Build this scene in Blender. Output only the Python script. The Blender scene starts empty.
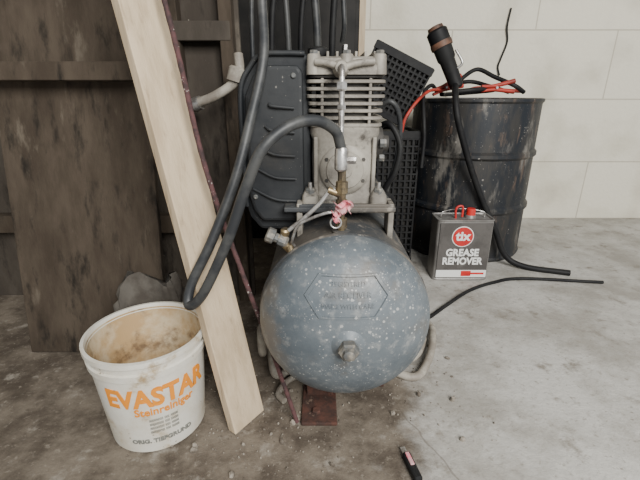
import bpy, bmesh, math, random
from mathutils import Vector, Matrix, Euler
random.seed(7)
S = bpy.context.scene
COL = S.collection

# ------------------------------------------------------------------ materials
def mat(name, c1, c2=None, scale=6.0, rough=0.6, metal=0.0, lo=0.4, hi=0.62, c3=None, lo3=0.6, hi3=0.7, scale3=25.0,
        speck=None, sscale=70.0, samt=0.16, bump=0.15, bscale=60.0, stretch=(1,1,1), c4=None, lo4=0.55, hi4=0.7, scale4=4.0, spec=0.5):
    m = bpy.data.materials.new(name); m.use_nodes = True
    nt = m.node_tree; N = nt.nodes; L = nt.links
    b = N['Principled BSDF']; b.inputs['Roughness'].default_value = rough; b.inputs['Metallic'].default_value = metal
    b.inputs['Specular IOR Level'].default_value = spec
    tc = N.new('ShaderNodeTexCoord'); mp = N.new('ShaderNodeMapping'); mp.inputs['Scale'].default_value = stretch
    L.new(tc.outputs['Object'], mp.inputs['Vector'])
    def noise(sc, det=6, st=True):
        n = N.new('ShaderNodeTexNoise'); n.inputs['Scale'].default_value = sc; n.inputs['Detail'].default_value = det
        n.inputs['Roughness'].default_value = 0.65
        L.new(mp.outputs['Vector'] if st else tc.outputs['Object'], n.inputs['Vector']); return n
    def ramp(src, a, bb):
        r = N.new('ShaderNodeMapRange'); r.inputs['From Min'].default_value = a; r.inputs['From Max'].default_value = bb
        r.interpolation_type = 'SMOOTHSTEP'; L.new(src, r.inputs['Value']); return r.outputs['Result']
    def mix(fac, a, bb):
        x = N.new('ShaderNodeMix'); x.data_type = 'RGBA'
        L.new(fac, x.inputs[0])
        if isinstance(a, tuple): x.inputs[6].default_value = (*a, 1)
        else: L.new(a, x.inputs[6])
        x.inputs[7].default_value = (*bb, 1); return x.outputs[2]
    col = c1
    if c2: col = mix(ramp(noise(scale).outputs['Fac'], lo, hi), col, c2)
    if c4: col = mix(ramp(noise(scale4, 10).outputs['Fac'], lo4, hi4), col, c4)
    if c3: col = mix(ramp(noise(scale3).outputs['Fac'], lo3, hi3), col, c3)
    if speck:
        for q, (sc_, am_) in enumerate(((sscale, samt), (sscale*2.1, samt*1.0))):
            v = N.new('ShaderNodeTexVoronoi'); v.inputs['Scale'].default_value = sc_
            L.new(tc.outputs['Object'], v.inputs['Vector'])
            sep = N.new('ShaderNodeSeparateColor'); L.new(v.outputs['Color'], sep.inputs[0])
            pw = N.new('ShaderNodeMath'); pw.operation = 'POWER'; pw.inputs[1].default_value = 3.5; L.new(sep.outputs[0], pw.inputs[0])
            n2 = noise(6 + 5*q, 6, False)
            mu = N.new('ShaderNodeMath'); mu.operation = 'MULTIPLY'; L.new(pw.outputs[0], mu.inputs[0])
            L.new(ramp(n2.outputs['Fac'], 0.38, 0.68), mu.inputs[1])
            m2 = N.new('ShaderNodeMath'); m2.operation = 'MULTIPLY'; m2.inputs[1].default_value = am_*2.2; L.new(mu.outputs[0], m2.inputs[0])
            nd = noise(170, 2, False)
            ad = N.new('ShaderNodeMath'); ad.operation = 'MULTIPLY_ADD'; ad.inputs[1].default_value = 0.3; L.new(nd.outputs['Fac'], ad.inputs[0]); L.new(v.outputs['Distance'], ad.inputs[2])
            sb = N.new('ShaderNodeMath'); sb.operation = 'SUBTRACT'; sb.inputs[1].default_value = 0.12; L.new(ad.outputs[0], sb.inputs[0])
            lt = N.new('ShaderNodeMath'); lt.operation = 'LESS_THAN'
            L.new(sb.outputs[0], lt.inputs[0]); L.new(m2.outputs[0], lt.inputs[1])
            f8 = N.new('ShaderNodeMath'); f8.operation = 'MULTIPLY'; f8.inputs[1].default_value = 0.7; L.new(lt.outputs[0], f8.inputs[0])
            col = mix(f8.outputs[0], col, speck)
    if isinstance(col, tuple): b.inputs['Base Color'].default_value = (*col, 1)
    else: L.new(col, b.inputs['Base Color'])
    if bump:
        bp = N.new('ShaderNodeBump'); bp.inputs['Strength'].default_value = bump; bp.inputs['Distance'].default_value = 0.004
        L.new(noise(bscale, 4).outputs['Fac'], bp.inputs['Height']); L.new(bp.outputs['Normal'], b.inputs['Normal'])
    return m

M = {}
M['tank'] = mat('tank_paint', (0.080,0.098,0.114), (0.135,0.156,0.172), 6, 0.47, 0.08, 0.36, 0.66, (0.24,0.25,0.25), 0.50, 0.74, 45, (0.46,0.46,0.44), 135, 0.26, 0.2, 90, c4=(0.125,0.118,0.108), lo4=0.50, hi4=0.68, scale4=7)
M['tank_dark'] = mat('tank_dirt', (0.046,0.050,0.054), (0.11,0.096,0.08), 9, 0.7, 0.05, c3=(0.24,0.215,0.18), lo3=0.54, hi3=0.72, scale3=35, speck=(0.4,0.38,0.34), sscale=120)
M['plug'] = mat('painted_plug', (0.12,0.125,0.125), (0.19,0.175,0.15), 30, 0.55, 0.3, c3=(0.34,0.31,0.26), lo3=0.5, hi3=0.7, scale3=60)
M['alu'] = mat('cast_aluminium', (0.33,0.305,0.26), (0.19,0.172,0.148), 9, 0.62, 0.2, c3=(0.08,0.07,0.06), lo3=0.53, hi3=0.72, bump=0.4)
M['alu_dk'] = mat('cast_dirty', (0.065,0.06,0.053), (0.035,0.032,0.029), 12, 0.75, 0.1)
M['guard'] = mat('guard_plastic', (0.014,0.016,0.019), (0.028,0.030,0.032), 6, 0.6, 0, speck=(0.20,0.19,0.17), sscale=90, samt=0.16, c4=(0.052,0.048,0.043), lo4=0.54, hi4=0.72, spec=0.35)
M['rubber'] = mat('rubber', (0.022,0.024,0.027), (0.056,0.057,0.056), 14, 0.5, 0, bump=0.1)
M['black'] = mat('black_plastic', (0.006,0.006,0.007), (0.014,0.014,0.014), 10, 0.6, 0, spec=0.3)
M['brass'] = mat('brass', (0.30,0.23,0.13), (0.13,0.105,0.075), 40, 0.42, 0.75)
M['steel'] = mat('steel', (0.60,0.59,0.57), (0.30,0.28,0.26), 40, 0.33, 0.75)
M['rust'] = mat('rust', (0.095,0.04,0.028), (0.045,0.025,0.02), 25, 0.88, 0.1, c3=(0.22,0.15,0.11), bump=0.4)
M['rod'] = mat('rusty_rod', (0.10,0.045,0.045), (0.04,0.024,0.024), 40, 0.85, 0.1, speck=(0.42,0.38,0.35), sscale=110, samt=0.3)
M['wood'] = mat('plank_wood', (0.60,0.48,0.33), (0.45,0.345,0.225), 5, 0.75, 0, 0.35, 0.7, (0.28,0.205,0.13), 0.54, 0.8, 9, None, bump=0.25, stretch=(6,6,0.7))
M['wood_old'] = mat('old_wood', (0.046,0.034,0.024), (0.080,0.062,0.045), 4, 0.88, 0, 0.35, 0.7, (0.015,0.012,0.009), 0.5, 0.72, 7, stretch=(3,3,0.8), c4=(0.125,0.103,0.078), lo4=0.58, hi4=0.72, scale4=5, spec=0.3)
M['panel'] = mat('partition_panel', (0.050,0.041,0.033), (0.092,0.078,0.063), 2.5, 0.88, 0, 0.35, 0.7, (0.020,0.016,0.013), 0.5, 0.72, 8, speck=(0.26,0.24,0.2), sscale=40, samt=0.09, stretch=(2.2,2.2,0.7), c4=(0.14,0.12,0.095), lo4=0.58, hi4=0.72, scale4=3, spec=0.3)
M['drum'] = mat('drum_paint', (0.010,0.013,0.018), (0.030,0.028,0.026), 6, 0.5, 0.1, c3=(0.085,0.06,0.045), lo3=0.55, hi3=0.70, scale3=9, speck=(0.30,0.28,0.25), sscale=60, samt=0.20, c4=(0.17,0.158,0.14), lo4=0.55, hi4=0.68, scale4=4, stretch=(2.6,2.6,0.8))
M['bucket'] = mat('bucket_plastic', (0.70,0.68,0.61), (0.57,0.51,0.40), 7, 0.45, 0, 0.40, 0.68, (0.34,0.24,0.13), 0.56, 0.72, 14, speck=(0.16,0.125,0.08), sscale=60, samt=0.16)
M['bucket_in'] = mat('bucket_inside', (0.46,0.31,0.155), (0.60,0.50,0.34), 9, 0.7, 0, c3=(0.16,0.10,0.055), lo3=0.48, hi3=0.68, scale3=12)
M['orange'] = mat('orange_print', (0.78,0.27,0.02), None, bump=0)
M['greyprint'] = mat('grey_print', (0.20,0.20,0.18), None, bump=0)
M['can'] = mat('can_steel', (0.30,0.29,0.275), (0.20,0.19,0.18), 12, 0.45, 0.4)
M['can_label'] = mat('can_label', (0.070,0.064,0.060), (0.10,0.092,0.086), 12, 0.45, 0)
M['red'] = mat('red_plastic', (0.62,0.03,0.025), (0.45,0.02,0.02), 15, 0.4, 0, bump=0)
M['clampred'] = mat('red_rubber', (0.42,0.038,0.024), (0.22,0.028,0.018), 15, 0.5, 0, bump=0)
M['white'] = mat('white_print', (0.8,0.8,0.77), None, rough=0.5, bump=0)
M['pink'] = mat('pink_rag', (0.75,0.20,0.25), (0.6,0.35,0.35), 40, 0.8, 0, bump=0.4)
M['palehose'] = mat('pale_hose', (0.42,0.39,0.33), (0.24,0.21,0.175), 14, 0.6, 0)
M['cab'] = mat('dark_cabinet', (0.010,0.0095,0.009), (0.022,0.020,0.018), 4, 0.65, 0.05, spec=0.3)
M['stone'] = mat('rubble', (0.30,0.265,0.22), (0.11,0.09,0.07), 20, 0.9, 0, bump=0.6)
M['brown'] = mat('brown_grip', (0.15,0.07,0.04), (0.06,0.035,0.025), 20, 0.6, 0)
M['shade_ceil'] = mat('shade_ceiling_boards', (0.25,0.23,0.2), (0.18,0.16,0.14), 3, 0.9, 0)
M['sack'] = mat('paper_sack', (0.105,0.094,0.080), (0.055,0.046,0.037), 8, 0.9, 0, bump=0.6, bscale=14)

def wall_mat():
    m = bpy.data.materials.new('painted_blockwork'); m.use_nodes = True
    nt = m.node_tree; N = nt.nodes; L = nt.links; b = N['Principled BSDF']; b.inputs['Roughness'].default_value = 0.85
    g = N.new('ShaderNodeNewGeometry'); sx = N.new('ShaderNodeSeparateXYZ'); L.new(g.outputs['Position'], sx.inputs[0])
    ad = N.new('ShaderNodeMath'); L.new(sx.outputs['X'], ad.inputs[0]); L.new(sx.outputs['Y'], ad.inputs[1])
    cx = N.new('ShaderNodeCombineXYZ'); L.new(ad.outputs[0], cx.inputs['X']); L.new(sx.outputs['Z'], cx.inputs['Y'])
    br = N.new('ShaderNodeTexBrick'); br.offset = 0.5
    br.inputs['Scale'].default_value = 1; br.inputs['Brick Width'].default_value = 1.0; br.inputs['Row Height'].default_value = 0.395
    br.inputs['Mortar Size'].default_value = 0.005; br.inputs['Mortar Smooth'].default_value = 0.6
    br.inputs['Color1'].default_value = (0.76,0.72,0.60,1); br.inputs['Color2'].default_value = (0.73,0.69,0.575,1); br.inputs['Mortar'].default_value = (0.52,0.48,0.39,1)
    L.new(cx.outputs[0], br.inputs['Vector'])
    n = N.new('ShaderNodeTexNoise'); n.inputs['Scale'].default_value = 3.0; n.inputs['Detail'].default_value = 9; L.new(g.outputs['Position'], n.inputs['Vector'])
    r = N.new('ShaderNodeMapRange'); r.inputs['From Min'].default_value = 0.48; r.inputs['From Max'].default_value = 0.78; r.inputs['To Max'].default_value = 0.7; L.new(n.outputs['Fac'], r.inputs['Value'])
    x = N.new('ShaderNodeMix'); x.data_type = 'RGBA'; L.new(r.outputs[0], x.inputs[0]); L.new(br.outputs['Color'], x.inputs[6]); x.inputs[7].default_value = (0.42,0.38,0.29,1)
    L.new(x.outputs[2], b.inputs['Base Color'])
    n2 = N.new('ShaderNodeTexNoise'); n2.inputs['Scale'].default_value = 40; L.new(g.outputs['Position'], n2.inputs['Vector'])
    s = N.new('ShaderNodeMath'); s.operation = 'SUBTRACT'; L.new(n2.outputs['Fac'], s.inputs[0]); L.new(br.outputs['Fac'], s.inputs[1])
    bp = N.new('ShaderNodeBump'); bp.inputs['Strength'].default_value = 0.4; bp.inputs['Distance'].default_value = 0.01
    L.new(s.outputs[0], bp.inputs['Height']); L.new(bp.outputs[0], b.inputs['Normal'])
    return m
M['wall'] = wall_mat()

def floor_mat():
    m = bpy.data.materials.new('dirty_concrete'); m.use_nodes = True
    nt = m.node_tree; N = nt.nodes; L = nt.links; b = N['Principled BSDF']; b.inputs['Roughness'].default_value = 0.88
    b.inputs['Specular IOR Level'].default_value = 0.3
    g = N.new('ShaderNodeNewGeometry'); sx = N.new('ShaderNodeSeparateXYZ'); L.new(g.outputs['Position'], sx.inputs[0])
    def noise(sc, d=8):
        n = N.new('ShaderNodeTexNoise'); n.inputs['Scale'].default_value = sc; n.inputs['Detail'].default_value = d; n.inputs['Roughness'].default_value = 0.68
        L.new(g.outputs['Position'], n.inputs['Vector']); return n.outputs['Fac']
    def mr(v, a, bb, c=0, d=1):
        r = N.new('ShaderNodeMapRange'); r.interpolation_type = 'SMOOTHSTEP'
        for k, q in zip(('From Min','From Max','To Min','To Max'), (a,bb,c,d)): r.inputs[k].default_value = q
        L.new(v, r.inputs['Value']); return r.outputs[0]
    def mth(op, a, bb):
        q = N.new('ShaderNodeMath'); q.operation = op
        for i, v in enumerate((a, bb)):
            if isinstance(v, (int, float)): q.inputs[i].default_value = v
            else: L.new(v, q.inputs[i])
        return q.outputs[0]
    def mix(f, a, bb):
        x = N.new('ShaderNodeMix'); x.data_type = 'RGBA'; L.new(f, x.inputs[0])
        for i, v in ((6, a), (7, bb)):
            if isinstance(v, tuple): x.inputs[i].default_value = (*v, 1)
            else: L.new(v, x.inputs[i])
        return x.outputs[2]
    clean = mix(mr(noise(3.5), 0.38, 0.64), (0.52,0.505,0.47), (0.335,0.315,0.28))
    clean = mix(mr(noise(60, 3), 0.55, 0.75), clean, (0.27,0.245,0.21))
    clean = mix(mr(noise(9), 0.55, 0.69), clean, (0.25,0.225,0.19))
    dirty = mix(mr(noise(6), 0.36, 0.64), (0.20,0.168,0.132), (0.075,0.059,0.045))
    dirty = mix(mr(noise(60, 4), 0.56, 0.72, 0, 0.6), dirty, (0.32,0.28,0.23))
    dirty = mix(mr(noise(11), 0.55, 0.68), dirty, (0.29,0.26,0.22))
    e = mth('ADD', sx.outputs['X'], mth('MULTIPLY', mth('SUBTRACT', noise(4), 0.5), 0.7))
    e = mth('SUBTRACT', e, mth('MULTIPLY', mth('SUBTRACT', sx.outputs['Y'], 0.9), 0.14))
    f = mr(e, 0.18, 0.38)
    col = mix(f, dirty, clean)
    ln = mth('ABSOLUTE', mth('SUBTRACT', mth('ADD', sx.outputs['X'], mth('MULTIPLY', noise(12, 2), 0.03)), mth('ADD', mth('MULTIPLY', sx.outputs['Y'], -0.45), 0.63)), 0)
    col = mix(mr(ln, 0.001, 0.004, 0.5, 0), col, (0.12,0.10,0.08))
    L.new(col, b.inputs['Base Color'])
    bp = N.new('ShaderNodeBump'); bp.inputs['Strength'].default_value = 0.6; bp.inputs['Distance'].default_value = 0.006
    L.new(noise(45), bp.inputs['Height']); L.new(bp.outputs[0], b.inputs['Normal'])
    return m
M['floor'] = floor_mat()

# ------------------------------------------------------------------ mesh helpers
def finish(name, bm, m, parent=None, smooth=False, bev=0.0, angle=40):
    bmesh.ops.recalc_face_normals(bm, faces=bm.faces)
    me = bpy.data.meshes.new(name); bm.to_mesh(me); bm.free()
    o = bpy.data.objects.new(name, me); COL.objects.link(o)
    me.materials.append(m if not isinstance(m, str) else M[m])
    if smooth:
        for p in me.polygons: p.use_smooth = True
        try: me.set_sharp_from_angle(angle=math.radians(angle))
        except Exception: pass
    if bev:
        md = o.modifiers.new('bev', 'BEVEL'); md.width = bev; md.segments = 2; md.limit_method = 'ANGLE'
    if parent: o.parent = parent
    return o
def group(name):
    e = bpy.data.objects.new(name, None); COL.objects.link(e); e.empty_display_size = 0.05; return e
def box(name, c, s, m, parent=None, rot=None, bev=0.003):
    bm = bmesh.new(); bmesh.ops.create_cube(bm, size=1)
    R = Euler([math.radians(a) for a in rot]).to_matrix() if rot else Matrix.Identity(3)
    for v in bm.verts: v.co = R @ Vector((v.co.x*s[0], v.co.y*s[1], v.co.z*s[2])) + Vector(c)
    return finish(name, bm, m, parent, bev=bev)
def frame_of(d):
    d = d.normalized(); a = Vector((0,0,1)) if abs(d.z) < 0.9 else Vector((1,0,0))
    u = d.cross(a).normalized(); return u, d.cross(u).normalized()
def lathe(name, p0, axis, prof, m, parent=None, seg=32, angle=35, cap=True):
    bm = bmesh.new(); p0 = Vector(p0); ax = Vector(axis).normalized(); u, w = frame_of(ax); rings = []
    for t, r in prof:
        c = p0 + ax*t
        if r < 1e-6: rings.append([bm.verts.new(c)])
        else: rings.append([bm.verts.new(c + (u*math.cos(2*math.pi*i/seg) + w*math.sin(2*math.pi*i/seg))*r) for i in range(seg)])
    for a, b in zip(rings, rings[1:]):
        for i in range(seg):
            j = (i+1) % seg
            if len(a) == 1 and len(b) == 1: continue
            if len(a) == 1: bm.faces.new((a[0], b[i], b[j]))
            elif len(b) == 1: bm.faces.new((a[i], a[j], b[0]))
            else: bm.faces.new((a[i], a[j], b[j], b[i]))
    if cap:
        for r in (rings[0], rings[-1]):
            if len(r) > 2: bm.faces.new(r)
    return finish(name, bm, m, parent, True, angle=angle)
def rod(name, a, b, r, m, parent=None, seg=16, r2=None):
    a = Vector(a); b = Vector(b); L = (b-a).length
    return lathe(name, a, b-a, [(0, r), (L, r if r2 is None else r2)], m, parent, seg)
def hexbolt(name, p, axis, r, h, m, parent=None):
    return lathe(name, p, axis, [(0, r), (h*0.8, r), (h, r*0.85)], m, parent, 6, 20)
def tube(name, pts, r, m, parent=None, seg=12, sub=8, ribs=0):
    P = [Vector(p) for p in pts]; Q = [P[0]*2-P[1]] + P + [P[-1]*2-P[-2]]; path = []
    for i in range(1, len(Q)-2):
        a, b, c, d = Q[i-1], Q[i], Q[i+1], Q[i+2]
        for k in range(sub):
            t = k/sub
            path.append(0.5*((2*b) + (c-a)*t + (2*a-5*b+4*c-d)*t*t + (3*b-a-3*c+d)*t**3))
    path.append(P[-1]); bm = bmesh.new(); rings = []; u = None
    for i, c in enumerate(path):
        d = (path[min(i+1, len(path)-1)] - path[max(i-1, 0)]).normalized()
        if u is None: u, w = frame_of(d)
        else: u = (u - d*u.dot(d)).normalized(); w = d.cross(u)
        rr = r if not callable(r) else r(i/(len(path)-1))
        if ribs and i % ribs == 0: rr *= 1.12
        rings.append([bm.verts.new(c + (u*math.cos(2*math.pi*k/seg) + w*math.sin(2*math.pi*k/seg))*rr) for k in range(seg)])
    for a, b in zip(rings, rings[1:]):
        for i in range(seg): bm.faces.new((a[i], a[(i+1)%seg], b[(i+1)%seg], b[i]))
    bm.faces.new(rings[0]); bm.faces.new(rings[-1])
    return finish(name, bm, m, parent, True, angle=60)
def sup(cx, cy, z, hx, hy, n=4.0, seg=40):
    o = []
    for i in range(seg):
        t = 2*math.pi*i/seg; c, s = math.cos(t), math.sin(t)
        o.append(Vector((cx + hx*math.copysign(abs(c)**(2/n), c), cy + hy*math.copysign(abs(s)**(2/n), s), z)))
    return o
def loft(name, rings, m, parent=None, angle=35):
    bm = bmesh.new(); R = [[bm.verts.new(p) for p in r] for r in rings]; n = len(R[0])
    for a, b in zip(R, R[1:]):
        for i in range(n): bm.faces.new((a[i], a[(i+1)%n], b[(i+1)%n], b[i]))
    bm.faces.new(R[0]); bm.faces.new(R[-1])
    return finish(name, bm, m, parent, True, angle=angle)
def prism(name, poly, y0, y1, m, parent=None, bev=0.006):
    bm = bmesh.new()
    a = [bm.verts.new((x, y0, z)) for x, z in poly]; b = [bm.verts.new((x, y1, z)) for x, z in poly]; n = len(poly)
    bm.faces.new(a); bm.faces.new(b)
    for i in range(n): bm.faces.new((a[i], a[(i+1)%n], b[(i+1)%n], b[i]))
    return finish(name, bm, m, parent, bev=bev)
def text(name, s, size, m, parent, fn, ext=0.0008, bold=0.0, sx=1.0):
    cu = bpy.data.curves.new(name, 'FONT'); cu.body = s; cu.size = size; cu.extrude = ext; cu.offset = bold
    cu.align_x = 'CENTER'; cu.align_y = 'CENTER'; cu.resolution_u = 3
    t = bpy.data.objects.new(name+'_c', cu); COL.objects.link(t)
    bpy.context.view_layer.update()
    dg = bpy.context.evaluated_depsgraph_get()
    me = bpy.data.meshes.new_from_object(t.evaluated_get(dg)); bpy.data.objects.remove(t)
    for v in me.vertices: v.co = fn(v.co.x*sx, v.co.y, v.co.z)
    me.materials.clear(); me.materials.append(M[m]); me.name = name
    o = bpy.data.objects.new(name, me); COL.objects.link(o)
    if parent: o.parent = parent
    return o

# ------------------------------------------------------------------ room
box('floor', (0.2, 0.9, -0.05), (6.4, 6.2, 0.1), 'floor', bev=0)
box('wall_back', (0.2, 2.76, 1.3), (6.4, 0.12, 2.6), 'wall', bev=0)
box('wall_left', (-2.46, 1.35, 1.3), (0.1, 2.7, 2.6), 'wall', bev=0)
box('shade_ceiling', (0.2, 1.72, 2.65), (6.4, 2.2, 0.1), 'shade_ceil', bev=0)  # unseen ceiling, added to keep sky light off the back

g = group('wooden_partition')
box('panel_sheet', (-1.30, 1.56, 0.95), (2.04, 0.02, 1.9), 'panel', g)
box('edge_stud', (-0.315, 1.52, 0.95), (0.045, 0.05, 1.9), 'wood_old', g)
box('inner_stud', (-0.50, 1.525, 0.95), (0.05, 0.05, 1.9), 'wood_old', g)
box('mid_stud', (-0.86, 1.525, 0.95), (0.06, 0.05, 1.9), 'wood_old', g)
box('far_stud', (-1.45, 1.525, 0.95), (0.06, 0.05, 1.9), 'wood_old', g)
box('rail_low', (-1.3, 1.52, 0.34), (2.0, 0.055, 0.07), 'wood_old', g)
box('rail_high', (-1.3, 1.52, 1.02), (2.0, 0.055, 0.06), 'panel', g)

g = group('weathered_board')
box('face', (-0.74, 1.26, 0.72), (0.46, 0.025, 1.45), 'wood_old', g, rot=(-9, 0, 0))
box('batten', (-0.74, 1.21, 0.88), (0.46, 0.02, 0.05), 'wood_old', g, rot=(-9, 0, 0))

def sack(name, cx, cy, hx, hy, h):
    rings = []
    for k in range(12):
        t = k/11; f = 1.0 - 0.45*t**3; wob = 0.012*math.sin(9*t)
        ring = sup(cx + 0.03*t, cy, h*t+0.001, hx*f + wob, hy*(1-0.75*t**2.2), 3.2, 48)
        for i, p in enumerate(ring):
            a = 2*math.pi*i/48
            q = 0.008*math.sin(5*a+7*t) + 0.006*math.sin(11*a-13*t)
            p.x += q*math.cos(a); p.y += q*math.sin(a)
            if k > 8: p.z += 0.02*math.sin(3*a+1)*(t)
        rings.append(ring)
    return loft(name, rings, 'sack', angle=70)
sack('cement_sack', -0.535, 1.07, 0.115, 0.042, 0.31)

g = group('steel_locker')
box('body', (-0.17, 2.46, 0.95), (0.74, 0.36, 1.9), 'cab', g, bev=0.006)
box('door', (-0.17, 2.272, 0.95), (0.70, 0.014, 1.8), 'cab', g)
for i in range(5): box('louvre_%d'%i, (-0.05, 2.262, 1.35+i*0.04), (0.25, 0.012, 0.012), 'black', g)
box('handle', (0.13, 2.255, 1.0), (0.02, 0.03, 0.12), 'steel', g)
box('timber_post', (0.235, 2.60, 1.2), (0.05, 0.06, 2.39), 'wood', bev=0.004)

def leaning(name, base, direc, wvec, tvec, length, m):
    base = Vector(base); d = Vector(direc).normalized(); w = Vector(wvec); w -= d*w.dot(d); t = d.cross(w).normalized()*tvec
    bm = bmesh.new(); n = 14; R = []
    for k in range(n+1):
        s = length*k/n; c = base + d*s
        R.append([bm.verts.new(c + a*w/2 + b*t/2) for a, b in ((-1,-1),(1,-1),(1,1),(-1,1))])
    for a in range(4): R[0][a].co.z = 0.002
    for a, b in zip(R, R[1:]):
        for i in range(4): bm.faces.new((a[i], a[(i+1)%4], b[(i+1)%4], b[i]))
    bm.faces.new(R[0]); bm.faces.new(R[-1])
    return finish(name, bm, m, bev=0.002)
leaning('wooden_plank', (-0.195, 0.84, 0), (-0.178, 0.10, 1.0), (0.062, 0.085, 0), 0.026, 1.75, 'wood')

g = group('rusty_rebar')
tube('bar', [(-0.061,0.83,0.006), (-0.125,0.85,0.23), (-0.180,0.87,0.40), (-0.255,0.89,0.669), (-0.307,0.92,0.963), (-0.40,0.96,1.40)], 0.0055, 'rod', g, ribs=2, sub=16)

# ------------------------------------------------------------------ compressor
C = group('air_compressor')
TX, TZ, R, B, TY = 0.058, 0.325, 0.2, 0.12, 0.83
prof = [(TY - B*math.cos(t), R*math.sin(t)) for t in [math.pi/2*k/22 for k in range(23)]]
prof += [(TY+0.015, R)]
lathe('tank_front_head', (TX, 0, TZ), (0,1,0), prof, 'tank', C, 72, 60, cap=False)
lathe('weld_seam', (TX, 0, TZ), (0,1,0), [(TY+0.012, R), (TY+0.016, R+0.003), (TY+0.022, R+0.003), (TY+0.026, R)], 'tank_dark', C, 72, 60, cap=False)
prof = [(TY+0.014, R-0.001), (1.62, R-0.001)] + [(1.62 + B*math.sin(t), R*math.cos(t)) for t in [math.pi/2*k/10 for k in range(1, 11)]]
lathe('tank_shell', (TX, 0, TZ), (0,1,0), prof, 'tank_dark', C, 72, 60, cap=False)
lathe('end_boss', (TX+0.001, TY-B+0.008, TZ), (0,-1,0), [(0,0.038),(0.006,0.036),(0.012,0.027),(0.016,0.022)], 'tank', C, 32)
hexbolt('end_plug', (TX+0.001, TY-B-0.006, TZ), (0,-1,0), 0.022, 0.022, 'plug', C)
lathe('end_plug_core', (TX+0.001, TY-B-0.027, TZ), (0,-1,0), [(0,0.014),(0.009,0.012),(0.011,0.008)], 'plug', C, 8)
def dome(u, w, h=0.0):
    q = max(0.0, 1 - (u*u + w*w)/(R*R)); s = math.sqrt(q)
    p = Vector((TX+u, TY - B*s, TZ+w)); nn = Vector((u/R**2, -s/B, w/R**2)).normalized()
    return p + nn*h
ec = 0.104
hexo = [(-0.090,0.0),(-0.060,0.042),(0.060,0.042),(0.090,0.0),(0.060,-0.043),(-0.060,-0.043)]
def strip(name, pts, wd, h):
    bm = bmesh.new(); n = len(pts); L1 = []; L2 = []
    for k in range(n):
        a = Vector(pts[k]); b = Vector(pts[(k+1)%n])
        for j in range(8):
            q = a.lerp(b, j/8); L1.append(q); L2.append(q*(1-wd/0.06))
    m = len(L1)
    top1 = [bm.verts.new(dome(q.x, q.y+ec, h)) for q in L1]; top2 = [bm.verts.new(dome(q.x, q.y+ec, h)) for q in L2]
    b1 = [bm.verts.new(dome(q.x*1.03, q.y*1.03+ec, -0.001)) for q in L1]; b2 = [bm.verts.new(dome(q.x*.97, q.y*.97+ec, -0.001)) for q in L2]
    for i in range(m):
        j = (i+1) % m
        bm.faces.new((top1[i], top1[j], top2[j], top2[i])); bm.faces.new((b1[i], b1[j], top1[j], top1[i])); bm.faces.new((top2[i], top2[j], b2[j], b2[i]))
    return finish(name, bm, 'tank', C)
strip('emblem_rim', hexo, 0.005, 0.0030)
for k, (s, z, sz) in enumerate((("REGISTERED", 0.025, 0.013), ("AIR RECEIVER", 0.004, 0.016), ("MADE WITH CARE", -0.018, 0.013))):
    text('emblem_text_%d'%k, s, sz, 'tank', C, lambda x, y, zz, z=z: dome(x, y+z+ec, 0.0010+zz), ext=0.0010)
box('foot_leg', (0.0, 0.93, 0.09), (0.075, 0.008, 0.175), 'rust', C)
box('foot_plate', (-0.002, 0.895, 0.006), (0.095, 0.15, 0.010), 'rust', C)
box('foot_gusset', (0.03, 0.92, 0.10), (0.006, 0.05, 0.13), 'rust', C)
hexbolt('foot_bolt', (-0.01, 0.86, 0.011), (0,0,1), 0.012, 0.009, 'rust', C)
box('foot_leg_r', (0.15, 0.99, 0.08), (0.06, 0.008, 0.16), 'rust', C)
box('foot_plate_r', (0.15, 1.01, 0.006), (0.08, 0.08, 0.010), 'rust', C)
rod('axle', (-0.14,1.5,0.09), (0.26,1.5,0.09), 0.01, 'steel', C)
box('axle_bracket', (TX,1.5,0.12), (0.16,0.05,0.09), 'tank_dark', C)
for sx_ in (-0.165, 0.25):
    lathe('wheel', (sx_,1.5,0.09), (1,0,0), [(0,0.03),(0,0.06),(0.004,0.085),(0.012,0.09),(0.028,0.09),(0.036,0.085),(0.04,0.06),(0.04,0.03)], 'rubber', C, 32)
box('saddle_top', (TX-0.01, 1.16, 0.558), (0.27, 0.46, 0.012), 'tank_dark', C)
box('saddle_front', (TX+0.003, 0.938, 0.560), (0.225, 0.008, 0.022), 'tank_dark', C)
for a, ht in ((-0.108, 0.12), (0.115, 0.13)):
    box('saddle_leg', (TX+a, 0.965, 0.572-ht/2), (0.014, 0.06, ht), 'alu', C)
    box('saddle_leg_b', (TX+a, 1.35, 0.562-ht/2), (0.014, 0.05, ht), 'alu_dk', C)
PX, PY = 0.060, 1.06
loft('crankcase', [sup(PX,PY,0.564,0.092,0.088,6), sup(PX,PY,0.578,0.092,0.088,6), sup(PX,PY,0.592,0.078,0.083,6), sup(PX,PY,0.62,0.080,0.085,6),
     sup(PX,PY,0.68,0.081,0.086,6), sup(PX,PY,0.715,0.078,0.082,6), sup(PX,PY,0.73,0.085,0.088,6), sup(PX,PY,0.748,0.085,0.088,6)], 'alu', C)
lathe('crank_cover', (PX, 0.985, 0.648), (0,-1,0), [(0,0.060),(0.016,0.060),(0.020,0.056),(0.022,0.046),(0.025,0.044),(0.026,0.018),(0.031,0.016),(0.031,0.0)], 'alu', C, 40)
for k in range(6):
    t = math.pi/6 + k*math.pi/3
    hexbolt('cover_bolt_%d'%k, (PX+0.051*math.cos(t), 0.968, 0.648+0.051*math.sin(t)), (0,-1,0), 0.005, 0.006, 'alu_dk', C)
for k, a in enumerate((-0.070, 0.070)):
    box('case_rib_%d'%k, (PX+a, 0.976, 0.655), (0.010, 0.008, 0.14), 'alu', C, bev=0.003)
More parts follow.
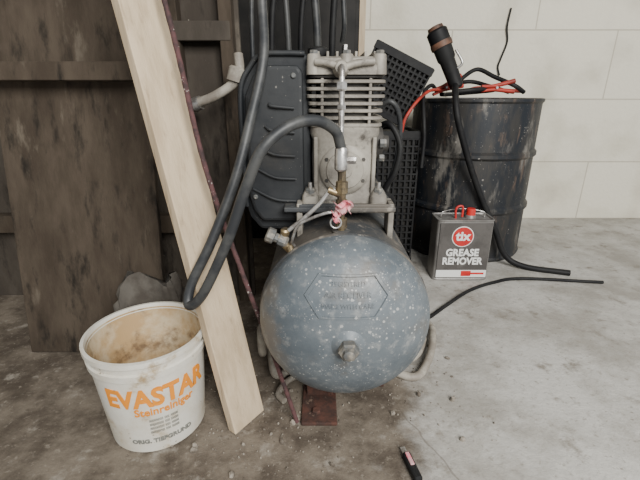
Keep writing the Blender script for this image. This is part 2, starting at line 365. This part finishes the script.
for a in (-0.084, 0.084):
    loft('pump_foot', [sup(PX+a, 0.975, 0.564, 0.022, 0.026), sup(PX+a, 0.975, 0.585, 0.020, 0.024), sup(PX+a, 0.985, 0.60, 0.012, 0.016)], 'alu', C)
    hexbolt('foot_nut', (PX+a, 0.968, 0.588), (0,0,1), 0.012, 0.016, 'plug', C)
    rod('foot_stud', (PX+a, 0.968, 0.60), (PX+a, 0.968, 0.618), 0.005, 'steel', C)
lathe('side_flange', (PX+0.076, 1.03, 0.705), (1,0,0), [(0,0.04),(0.018,0.038),(0.022,0.02),(0.035,0.018),(0.035,0)], 'alu_dk', C, 24)
hexbolt('oil_plug', (PX+0.084, 0.985, 0.71), (1,0,0), 0.011, 0.016, 'plug', C)
hexbolt('oil_plug_low', (PX+0.084, 0.985, 0.675), (1,0,0), 0.009, 0.012, 'plug', C)
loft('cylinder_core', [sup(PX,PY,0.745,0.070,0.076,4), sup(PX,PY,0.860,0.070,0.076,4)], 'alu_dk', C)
for k in range(7):
    z = 0.752 + k*0.016; hx = 0.089 + (0.004 if k > 3 else 0)
    loft('fin_%d'%k, [sup(PX,PY,z-0.004,hx-0.002,0.088,7), sup(PX,PY,z-0.003,hx,0.090,7), sup(PX,PY,z+0.003,hx,0.090,7), sup(PX,PY,z+0.004,hx-0.002,0.088,7)], 'alu', C)
for a in (-0.055, 0.055):
    box('fin_web', (PX+a, 0.981, 0.800), (0.007, 0.016, 0.11), 'alu', C, bev=0.002)
loft('head_gasket', [sup(PX,PY,0.856,0.088,0.086,7), sup(PX,PY,0.863,0.088,0.086,7)], 'alu_dk', C)
loft('cylinder_head', [sup(PX,PY,0.862,0.093,0.094,7), sup(PX,PY,0.880,0.093,0.094,7), sup(PX,PY,0.885,0.088,0.089,7), sup(PX,PY,0.896,0.085,0.086,7), sup(PX,PY,0.900,0.080,0.080,7)], 'alu', C)
for k in range(7): box('head_fin_%d'%k, (PX-0.064+k*0.0213, PY, 0.904), (0.006, 0.15, 0.014), 'alu', C, bev=0.0015)
for a in (-0.074, 0, 0.074):
    lathe('head_boss', (PX+a, 0.982, 0.862), (0,0,1), [(0,0.017),(0.040,0.015),(0.043,0.013)], 'alu', C, 20)
    hexbolt('head_bolt', (PX+a, 0.982, 0.904), (0,0,1), 0.010, 0.009, 'plug', C)
lathe('outlet_port', (0.046, 0.975, 0.874), (0,-1,0), [(0,0.020),(0.02,0.018),(0.025,0.014),(0.045,0.013)], 'alu', C, 20)
tube('outlet_arm', [(PX-0.07,0.965,0.888),(PX-0.04,0.958,0.884),(0.046,0.952,0.873)], 0.008, 'alu', C)
tube('outlet_arm_r', [(PX+0.06,0.965,0.888),(PX+0.02,0.958,0.884),(0.046,0.952,0.873)], 0.008, 'alu', C)
tube('delivery_pipe', [(0.046,0.94,0.876),(0.046,0.915,0.873),(0.046,0.905,0.853),(0.046,0.902,0.80),(0.046,0.895,0.74),(0.047,0.875,0.70)], 0.0065, 'steel', C)
hexbolt('pipe_nut', (0.046,0.904,0.845), (0,0,-1), 0.012, 0.018, 'steel', C)
hexbolt('pipe_nut_b', (0.046,0.903,0.80), (0,0,-1), 0.010, 0.012, 'steel', C)
lathe('tank_port', (0.048,0.868,0.515), (0,0,1), [(0,0.020),(0.012,0.020),(0.014,0.016)], 'tank_dark', C, 24)
lathe('brass_riser', (0.048,0.868,0.525), (0,0,1), [(0,0.009),(0.01,0.009),(0.01,0.0135),(0.032,0.0135),(0.032,0.008),(0.05,0.008),(0.05,0.013),(0.075,0.013),(0.075,0.0095),(0.09,0.0095),(0.09,0.0135),(0.115,0.0135),(0.118,0.009),(0.15,0.0085)], 'brass', C, 8, 20)
lathe('hose_ferrule', (0.0455,0.862,0.665), (0,0,1), [(0,0.011),(0.004,0.0145),(0.045,0.0145),(0.05,0.012)], 'steel', C, 20)
hexbolt('tee_side', (0.055,0.862,0.688), (1,-0.1,0), 0.009, 0.022, 'steel', C)
rod('tee_arm', (0.048,0.868,0.61), (0.018,0.868,0.622), 0.008, 'brass', C)
tube('unloader_tube', [(0.034,0.868,0.622),(0.02,0.868,0.618),(0.0,0.867,0.592),(-0.03,0.868,0.562),(-0.06,0.868,0.537),(-0.082,0.868,0.52)], 0.0052, 'steel', C)
tube('thin_tube', [(0.048,0.855,0.57),(0.02,0.85,0.575),(-0.02,0.855,0.56),(-0.05,0.862,0.54),(-0.065,0.87,0.50),(-0.06,0.88,0.485)], 0.0035, 'steel', C)
rod('valve_stem', (-0.062,0.872,0.47), (-0.098,0.868,0.512), 0.010, 'brass', C)
lathe('valve_body', (-0.075,0.868,0.498), (-1,0,0.45), [(0,0.010),(0.006,0.015),(0.022,0.015),(0.022,0.011),(0.032,0.011),(0.034,0.018),(0.05,0.018),(0.053,0.014)], 'plug', C, 10, 20)
lathe('valve_cap', (-0.082,0.872,0.515), (0.2,-0.3,1), [(0,0.011),(0.014,0.011),(0.018,0.007)], 'brass', C, 12)
lathe('valve_drain', (-0.070,0.862,0.49), (0.3,-0.6,-0.8), [(0,0.008),(0.02,0.008),(0.024,0.011),(0.034,0.011)], 'brass', C, 10)
tube('safety_ring', [(0.035+0.012*math.cos(t),0.848,0.552+0.012*math.sin(t)) for t in [2*math.pi*k/12 for k in range(13)]], 0.0022, 'steel', C, 8, 3)
def cloth(name, c, sx_, sz_, m, parent):
    bm = bmesh.new(); n = 8; V = []
    for i in range(n+1):
        row = []
        for j in range(n+1):
            u = i/n-0.5; w = j/n-0.5
            row.append(bm.verts.new(Vector(c) + Vector((u*sx_*(1+0.4*w) + 0.003*math.sin(9*w), 0.006*math.sin(11*u+3*w)+0.004*math.cos(9*w), w*sz_ + 0.005*math.sin(7*u)))))
        V.append(row)
    for i in range(n):
        for j in range(n): bm.faces.new((V[i][j], V[i+1][j], V[i+1][j+1], V[i][j+1]))
    o = finish(name, bm, m, parent, True); s = o.modifiers.new('s','SOLIDIFY'); s.thickness = 0.0015; return o
cloth('pink_tag', (0.052,0.847,0.588), 0.034, 0.024, 'pink', C)
cloth('pink_tag_tail', (0.036,0.846,0.568), 0.014, 0.024, 'pink', C)
gp = [(-0.155,0.485),(-0.03,0.485),(-0.022,0.50),(-0.022,0.895),(-0.035,0.912),(-0.135,0.912),(-0.165,0.885),(-0.190,0.835),(-0.193,0.56),(-0.182,0.52)]
prism('belt_guard', gp, 1.0, 1.52, 'guard', C, bev=0.018)
gi = [(-0.108+(x+0.108)*0.8, 0.70+(z-0.70)*0.86) for x, z in gp]
prism('guard_face', gi, 0.975, 1.01, 'guard', C, bev=0.012)
for k in range(5): tube('guard_ridge_%d'%k, [(-0.165+0.012*k,0.974,0.60+k*0.05),(-0.11,0.968,0.575+k*0.055),(-0.06,0.972,0.57+k*0.055)], 0.004, 'guard', C, 8, 5)
for x, z in ((-0.06,0.86),(-0.16,0.58),(-0.05,0.53)):
    lathe('guard_screw', (x,0.978,z), (0,-1,0), [(0,0.006),(0.006,0.006),(0.008,0.004)], 'plug', C, 12)
tube('guard_rim', [(-0.186,0.998,0.55),(-0.188,0.996,0.70),(-0.185,0.996,0.83),(-0.160,0.996,0.88),(-0.133,0.996,0.905),(-0.08,0.996,0.908),(-0.035,0.996,0.907)], 0.006, 'guard', C)
lathe('motor', (0.08,1.26,0.655), (0,1,0), [(0,0.03),(0,0.075),(0.02,0.088),(0.24,0.088),(0.26,0.075),(0.26,0.0)], 'guard', C, 36)
for k in range(18):
    t = 2*math.pi*k/18
    box('motor_fin', (0.08+0.09*math.cos(t),1.39,0.655+0.09*math.sin(t)), (0.016,0.2,0.003), 'guard', C, rot=(0,-math.degrees(t),0), bev=0)
lathe('air_filter', (-0.005,1.03,0.900), (0,0,1), [(0,0.02),(0.01,0.024),(0.02,0.024),(0.024,0.018),(0.024,0)], 'black', C, 20)
tube('mains_lead', [(0.16,1.30,0.70),(0.20,1.22,0.74),(0.235,1.2,0.68),(0.225,1.2,0.60),(0.20,1.22,0.54),(0.235,1.26,0.50),(0.25,1.35,0.42),(0.24,1.45,0.30)], 0.009, 'black', C)
tube('mains_lead_b', [(0.15,1.35,0.74),(0.21,1.28,0.80),(0.25,1.3,0.74),(0.25,1.32,0.62),(0.23,1.36,0.50),(0.25,1.42,0.40)], 0.008, 'rubber', C)
tube('air_hose', [(-0.127,1.02,1.45),(-0.127,1.0,1.18),(-0.127,1.0,1.014),(-0.124,0.955,0.892),(-0.157,0.92,0.756),(-0.189,0.88,0.641),(-0.241,0.84,0.514),(-0.292,0.82,0.415),
      (-0.296,0.800,0.372),(-0.256,0.785,0.41),(-0.191,0.775,0.536),(-0.147,0.77,0.644),(-0.110,0.77,0.721),(-0.061,0.79,0.762),(-0.010,0.82,0.772),(0.031,0.85,0.75),(0.045,0.862,0.712)], 0.0112, 'rubber', C, 14, 14)

g = group('hanging_hoses')
for k, (x, y, zb, dx, r) in enumerate(((-0.28,1.84,0.84,0.03,0.010),(-0.20,1.84,0.88,0.06,0.014),(-0.13,1.85,0.9,-0.03,0.012),(-0.08,1.84,0.92,0.05,0.012),(-0.01,1.86,0.93,-0.04,0.016),(0.05,1.84,0.9,0.03,0.014),(0.10,1.86,1.03,-0.02,0.010))):
    tube('hose_%d'%k, [(x+dx*1.6,y,1.75),(x+dx,y,1.4),(x+dx*0.2,y-0.02,1.15),(x,y-0.01,zb+0.05),(x+dx*0.3,y+0.03,zb)], r, 'black' if k % 2 else 'rubber', g)
tube('bundle_tie', [(-0.32,1.84,1.73),(-0.1,1.84,1.75),(0.13,1.86,1.73)], 0.012, 'steel', g)

g = group('conduit_pipe')
tube('pipe', [(-0.44,1.49,0.775),(-0.415,1.40,0.790),(-0.345,1.37,0.812),(-0.28,1.37,0.850),(-0.255,1.37,0.89),(-0.257,1.38,0.94)], 0.015, 'palehose', g)
lathe('collar', (-0.415,1.395,0.788), (1,-0.2,0.3), [(0,0.022),(0.025,0.022)], 'steel', g, 16)
lathe('elbow_collar', (-0.272,1.37,0.86), (0.3,0,1), [(0,0.026),(0.038,0.026),(0.044,0.019)], 'palehose', g, 16)

# ------------------------------------------------------------------ bucket
g = group('plastic_bucket')
bx, by, bh, r0, r1 = -0.430, 0.852, 0.275, 0.116, 0.137
def rb(z): return r0 + (r1-r0)*z/bh
lathe('bucket_shell', (bx,by,0), (0,0,1), [(0.012,0),(0.012,r0-0.012),(0.001,r0-0.006),(0.004,r0),(0.223,rb(0.223)),(0.225,rb(0.225)+0.005),(0.241,rb(0.241)+0.005),(0.243,rb(0.243)),(0.263,rb(0.263)),(0.263,r1+0.006),(bh,r1+0.006),(bh+0.001,r1-0.002),(bh-0.015,r1-0.006)], 'bucket', g, 64, 30, cap=False)
lathe('bucket_inner', (bx,by,0), (0,0,1), [(bh-0.008,r1-0.005),(0.05,r0-0.002),(0.05,0)], 'bucket_in', g, 64, 30, cap=False)
lathe('bucket_residue', (bx,by,0.10), (0,0,1), [(0,r0+0.004),(0.01,r0-0.03),(0.004,0)], 'bucket_in', g, 40, 60, cap=False)
def cyl(x, z, h, z0, a0=0.0):
    r = rb(z0+z) + 0.0015 + h; t = x/rb(z0) + a0
    return Vector((bx + r*math.sin(t), by - r*math.cos(t), z0+z))
text('label_brand', 'EVASTAR', 0.070, 'orange', g, lambda x, y, z: cyl(x, y, z, 0.170, 0.50), bold=0.0026, sx=0.84)
text('label_line', 'Steinreiniger', 0.030, 'orange', g, lambda x, y, z: cyl(x, y, z, 0.131, 0.58), bold=0.0004, sx=0.9)
text('label_small', 'ORIG. TIEFGRUND', 0.017, 'greyprint', g, lambda x, y, z: cyl(x, y, z, 0.040, 0.45), bold=0.0005)
for k in range(4): text('label_fine_%d'%k, 'iiiiiiiiiiiiii iiiii iiiiiiii', 0.010, 'greyprint', g, lambda x, y, z, k=k: cyl(x, y, z, 0.104-k*0.012, 0.52))

# ------------------------------------------------------------------ drum
g = group('oil_drum')
dx, dy, dr, dh = 0.815, 2.22, 0.315, 0.80
P = [(0.0,dr-0.01),(0.0,dr),(0.012,dr+0.006),(0.022,dr)]
for zc in (0.27, 0.54):
    P += [(zc-0.02,dr),(zc-0.008,dr+0.011),(zc+0.008,dr+0.011),(zc+0.02,dr)]
P += [(dh-0.022,dr),(dh-0.012,dr+0.008),(dh,dr+0.008),(dh+0.002,dr-0.004),(dh-0.015,dr-0.008),(dh-0.015,0)]
lathe('drum_body', (dx,dy,0.001), (0,0,1), P, 'drum', g, 72, 30)
lathe('drum_bung', (dx-0.15,dy+0.1,dh-0.015), (0,0,1), [(0,0.04),(0.010,0.038),(0.010,0.02),(0.014,0.02),(0.014,0)], 'rust', g, 20)

g = group('jumper_cables')
def clamp(name, p, rz, ry):
    p = Vector(p); Rm = Euler((0, math.radians(ry), math.radians(rz))).to_matrix()
    for s in (-1, 1):
        tube(name+'_arm', [p+Rm@Vector((-0.07,0,s*0.010)), p+Rm@Vector((-0.02,0,s*0.008)), p+Rm@Vector((0.02,0,s*0.012)), p+Rm@Vector((0.09,0,s*0.024))], lambda t: 0.007+0.004*t, 'clampred', g, 10, 5)
    rod(name+'_pin', p+Rm@Vector((0,-0.014,0)), p+Rm@Vector((0,0.014,0)), 0.006, 'steel', g)
clamp('clamp_a', (0.60,2.05,0.852), 14, -20)
clamp('clamp_b', (0.83,2.02,0.850), 5, -4)
tube('lead_a', [(0.66,2.08,0.86),(0.70,2.1,0.90),(0.77,2.12,0.935),(0.84,2.08,0.90),(0.92,2.03,0.86),(0.98,2.05,0.83)], 0.010, 'black', g)
tube('lead_b', [(0.58,2.12,0.835),(0.64,2.2,0.85),(0.74,2.15,0.88),(0.86,2.18,0.86),(0.95,2.14,0.83)], 0.010, 'black', g)
tube('lead_c', [(0.70,2.05,0.835),(0.78,2.10,0.85),(0.90,2.15,0.84),(1.0,2.1,0.835)], 0.009, 'clampred', g)
tube('lead_d', [(0.56,2.05,0.835),(0.52,2.00,0.86),(0.475,1.95,0.82),(0.47,1.88,0.70),(0.475,1.87,0.62),(0.47,1.86,0.50)], 0.009, 'black', g)
tube('lead_e', [(0.57,2.03,0.84),(0.50,1.95,0.835),(0.43,1.88,0.79),(0.38,1.86,0.72),(0.37,1.87,0.66)], 0.007, 'clampred', g)
tube('lead_f', [(0.62,2.0,0.83),(0.72,1.99,0.84),(0.82,2.06,0.845),(0.88,2.18,0.84),(0.80,2.26,0.83),(0.66,2.22,0.82),(0.60,2.10,0.82)], 0.011, 'black', g)

g = group('welding_torch')
a = Vector((0.628,1.955,0.845)); b = Vector((0.515,1.99,1.09)); d = (b-a)
lathe('barrel', a, d, [(0,0.02),(0.01,0.030),(0.13,0.034),(0.14,0.040),(0.20,0.042),(0.21,0.046),(0.262,0.046),(0.27,0.038),(0.27,0)], 'black', g, 24)
lathe('collar', a+d*0.70, d, [(0,0.0475),(0.012,0.049),(0.024,0.0475)], 'brown', g, 24)
lathe('nozzle', a+d*0.98, d, [(0,0.036),(0.018,0.033),(0.02,0.024),(0.005,0.02)], 'brown', g, 24)
tube('trigger', [a+d*0.35+Vector((0.028,-0.02,0)), a+d*0.45+Vector((0.055,-0.03,0)), a+d*0.62+Vector((0.045,-0.02,0.01))], 0.006, 'steel', g)
tube('torch_cable', [(0.612,1.94,0.86),(0.60,1.88,0.81),(0.603,1.845,0.74),(0.63,1.845,0.66),(0.70,1.86,0.50),(0.78,1.87,0.34),(0.86,1.87,0.20),(0.93,1.86,0.06),(1.02,1.82,0.016),(1.2,1.75,0.014)], 0.0145, 'black', g, 12, 10)

# ------------------------------------------------------------------ can
g = group('solvent_can')
cx0, cx1, cy0, cy1, ch = 0.528, 0.782, 1.70, 1.825, 0.295
ccx, ccy = (cx0+cx1)/2, (cy0+cy1)/2; hx, hy = (cx1-cx0)/2, (cy1-cy0)/2
loft('can_body', [sup(ccx,ccy,0.001,hx,hy,9,64), sup(ccx,ccy,0.006,hx+0.002,hy+0.002,9,64), sup(ccx,ccy,0.010,hx,hy,9,64), sup(ccx,ccy,ch-0.008,hx,hy,9,64), sup(ccx,ccy,ch-0.004,hx+0.002,hy+0.002,9,64), sup(ccx,ccy,ch,hx+0.002,hy+0.002,9,64), sup(ccx,ccy,ch,hx-0.004,hy-0.004,9,64), sup(ccx,ccy,ch-0.006,hx-0.006,hy-0.006,9,64)], 'can', g, 25)
box('front_label', (ccx,cy0-0.001,0.148), (0.232,0.004,0.268), 'can_label', g, bev=0.0005)
box('label_band', (ccx,cy0-0.0035,0.036), (0.232,0.002,0.036), 'white', g, bev=0.0005)
fz = cy0-0.0045
lathe('badge', (ccx-0.012,cy0-0.002,0.218), (0,-1,0), [(0,0.049),(0.002,0.049),(0.002,0)], 'white', g, 40)
lathe('badge_red', (ccx-0.012,cy0-0.0035,0.218), (0,-1,0), [(0,0.045),(0.002,0.045),(0.002,0)], 'red', g, 40)
text('badge_text', 'tix', 0.060, 'white', g, lambda x, y, z: Vector((ccx-0.012+x, cy0-0.0065-z, 0.220+y)), bold=0.002)
text('label_grease', 'GREASE', 0.047, 'white', g, lambda x, y, z: Vector((ccx-0.006+x, fz-z, 0.140+y)), bold=0.0018, sx=0.92)
text('label_remover', 'REMOVER', 0.047, 'white', g, lambda x, y, z: Vector((ccx-0.002+x, fz-z, 0.098+y)), bold=0.0018, sx=0.88)
box('brush_head', (ccx+0.022,fz-0.001,0.038), (0.045,0.002,0.026), 'red', g, bev=0.0005)
box('brush_handle', (ccx+0.075,fz-0.001,0.038), (0.06,0.002,0.009), 'red', g, bev=0.0005)
lathe('cap_neck', (ccx+0.035,ccy,ch-0.006), (0,0,1), [(0,0.026),(0.01,0.024),(0.014,0.021)], 'can', g, 24)
lathe('red_cap', (ccx+0.035,ccy,ch+0.006), (0,0,1), [(0,0.021),(0.028,0.020),(0.032,0.016),(0.032,0)], 'red', g, 24)
tube('red_handle', [(ccx-0.035,ccy-0.01,ch-0.006),(ccx-0.038,ccy-0.01,ch+0.035),(ccx-0.025,ccy-0.01,ch+0.05),(ccx-0.008,ccy-0.01,ch+0.045),(ccx-0.006,ccy-0.01,ch+0.0)], 0.005, 'red', g)
tube('wire_handle', [(ccx-0.10,ccy,ch-0.004),(ccx-0.09,ccy,ch+0.022),(ccx,ccy+0.02,ch+0.03),(ccx+0.09,ccy,ch+0.022),(ccx+0.10,ccy,ch-0.004)], 0.003, 'steel', g)

# ------------------------------------------------------------------ crates
def crate(name, c, w, d, h, rot, nx, nz, solid=False):
    g = group(name); Rm = Euler([math.radians(a) for a in rot]).to_matrix(); c = Vector(c)
    def bar(n, p, s, m='black'):
        o = box(n, (0,0,0), s, m, g, bev=0)
        o.data.transform(Matrix.Translation(c) @ Rm.to_4x4() @ Matrix.Translation(Vector(p)))
    t = 0.012
    for y in (-d/2, d/2):
        for i in range(nx+1): bar('slat_v', (-w/2+w*i/nx, y, 0), (t*0.7, t*0.5, h))
        for i in range(nz+1): bar('slat_h', (0, y, -h/2+h*i/nz), (w, t*0.6, t*0.6))
    for x in (-w/2, w/2):
        for i in range(6): bar('side_v', (x, -d/2+d*i/5, 0), (t*0.5, t*0.7, h))
        for i in range(nz+1): bar('side_h', (x, 0, -h/2+h*i/nz), (t*0.6, d, t*0.6))
    for z, q in ((h/2, 0.03), (-h/2, 0.02)):
        for y in (-d/2, d/2): bar('rim', (0, y, z-q/2*(1 if z > 0 else -1)), (w+t, t*1.2, q))
        for x in (-w/2, w/2): bar('rim_s', (x, 0, z-q/2*(1 if z > 0 else -1)), (t*1.2, d+t, q))
    bar('base', (0,0,-h/2+0.004), (w, d, 0.008))
    if solid: bar('contents', (0,0,0), (w-0.03, d-0.03, h-0.02), 'cab')
    return g
crate('plastic_crate', (0.330,2.02,0.86), 0.27, 0.20, 0.27, (0, 26, -8), 12, 11, True)
crate('plastic_crate', (0.30,2.05,0.333), 0.32, 0.30, 0.65, (0, 0, 0), 12, 20, True)

# ------------------------------------------------------------------ floor items
g = group('floor_cable')
tube('cable', [(0.40,1.34,0.009),(0.43,1.36,0.009),(0.53,1.46,0.009),(0.66,1.58,0.009),(0.80,1.66,0.009),(0.95,1.70,0.009),(1.3,1.66,0.009)], 0.0075, 'black', g)
g = group('garden_hose')
tube('loop_a', [(-0.20,1.25,0.014),(-0.17,1.0,0.10),(-0.165,0.98,0.20),(-0.15,1.02,0.10),(-0.13,1.0,0.02),(-0.05,1.07,0.014),(0.1,1.10,0.014),(0.22,1.03,0.014),(0.29,1.0,0.014),(0.345,1.07,0.02),(0.385,1.17,0.03),(0.40,1.29,0.02),(0.3,1.38,0.014)], 0.0125, 'palehose', g)
tube('loop_b', [(-0.15,1.15,0.012),(0.05,1.18,0.012),(0.22,1.08,0.030),(0.29,1.06,0.034),(0.345,1.15,0.03),(0.35,1.24,0.014),(0.2,1.36,0.012)], 0.011, 'palehose', g)
tube('loop_c', [(-0.10,0.90,0.012),(-0.12,0.93,0.012),(-0.10,0.98,0.012),(-0.06,1.03,0.012),(-0.1,1.12,0.012)], 0.009, 'palehose', g)

g = group('utility_knife')
box('handle', (0.213,0.69,0.010), (0.020,0.075,0.018), 'black', g, rot=(0,0,12), bev=0.005)
box('grip', (0.210,0.705,0.0195), (0.010,0.035,0.005), 'pink', g, rot=(0,0,12), bev=0.002)
box('blade', (0.204,0.735,0.008), (0.012,0.025,0.002), 'steel', g, rot=(0,0,12), bev=0)

bm = bmesh.new()
for k in range(420):
    r_ = random.random()
    if r_ < 0.55: x, y = random.gauss(-0.12, 0.12), random.gauss(0.86, 0.11)
    elif r_ < 0.8: x, y = random.gauss(0.28, 0.08), random.gauss(1.0, 0.12)
    else: x, y = random.uniform(-0.5,0.5), random.uniform(0.60,1.3)
    if y < 0.6: continue
    s = random.uniform(0.0010, 0.0034) * (2.8 if random.random() < 0.07 else 1)
    mt = Matrix.Translation((x, y, s*0.5)) @ Euler((random.random()*3,random.random()*3,random.random()*3)).to_matrix().to_4x4() @ Matrix.Diagonal((s*random.uniform(0.7,1.5), s, s*0.7, 1))
    bmesh.ops.create_icosphere(bm, subdivisions=1, radius=1, matrix=mt)
finish('floor_rubble', bm, 'stone')

g = group('wall_wire')
tube('wire', [(1.13,2.69,1.30),(1.12,2.685,1.20),(1.135,2.69,1.12),(1.11,2.685,1.03),(1.10,2.69,0.98),(1.115,2.685,0.93)], 0.005, 'black', g)

# ------------------------------------------------------------------ light
w = bpy.data.worlds.new('World'); S.world = w; w.use_nodes = True
bg = w.node_tree.nodes['Background']; bg.inputs['Color'].default_value = (0.92,0.96,1.0,1); bg.inputs['Strength'].default_value = 0.5
def area(name, loc, tgt, size, e, col):
    l = bpy.data.lights.new(name, 'AREA'); l.energy = e; l.size = size; l.color = col
    o = bpy.data.objects.new(name, l); COL.objects.link(o); o.location = loc
    o.rotation_euler = (Vector(tgt)-Vector(loc)).to_track_quat('-Z','Y').to_euler()
area('door_daylight', (1.3,-2.0,2.5), (0.6,1.6,0.5), 1.8, 265, (1.0,0.985,0.945))

cam = bpy.data.cameras.new('camera'); co = bpy.data.objects.new('camera', cam); COL.objects.link(co)
co.location = (0,0,0.82); co.rotation_euler = (math.radians(70),0,0)
cam.sensor_width = 36; cam.lens = 22.5; cam.clip_start = 0.02
S.camera = co
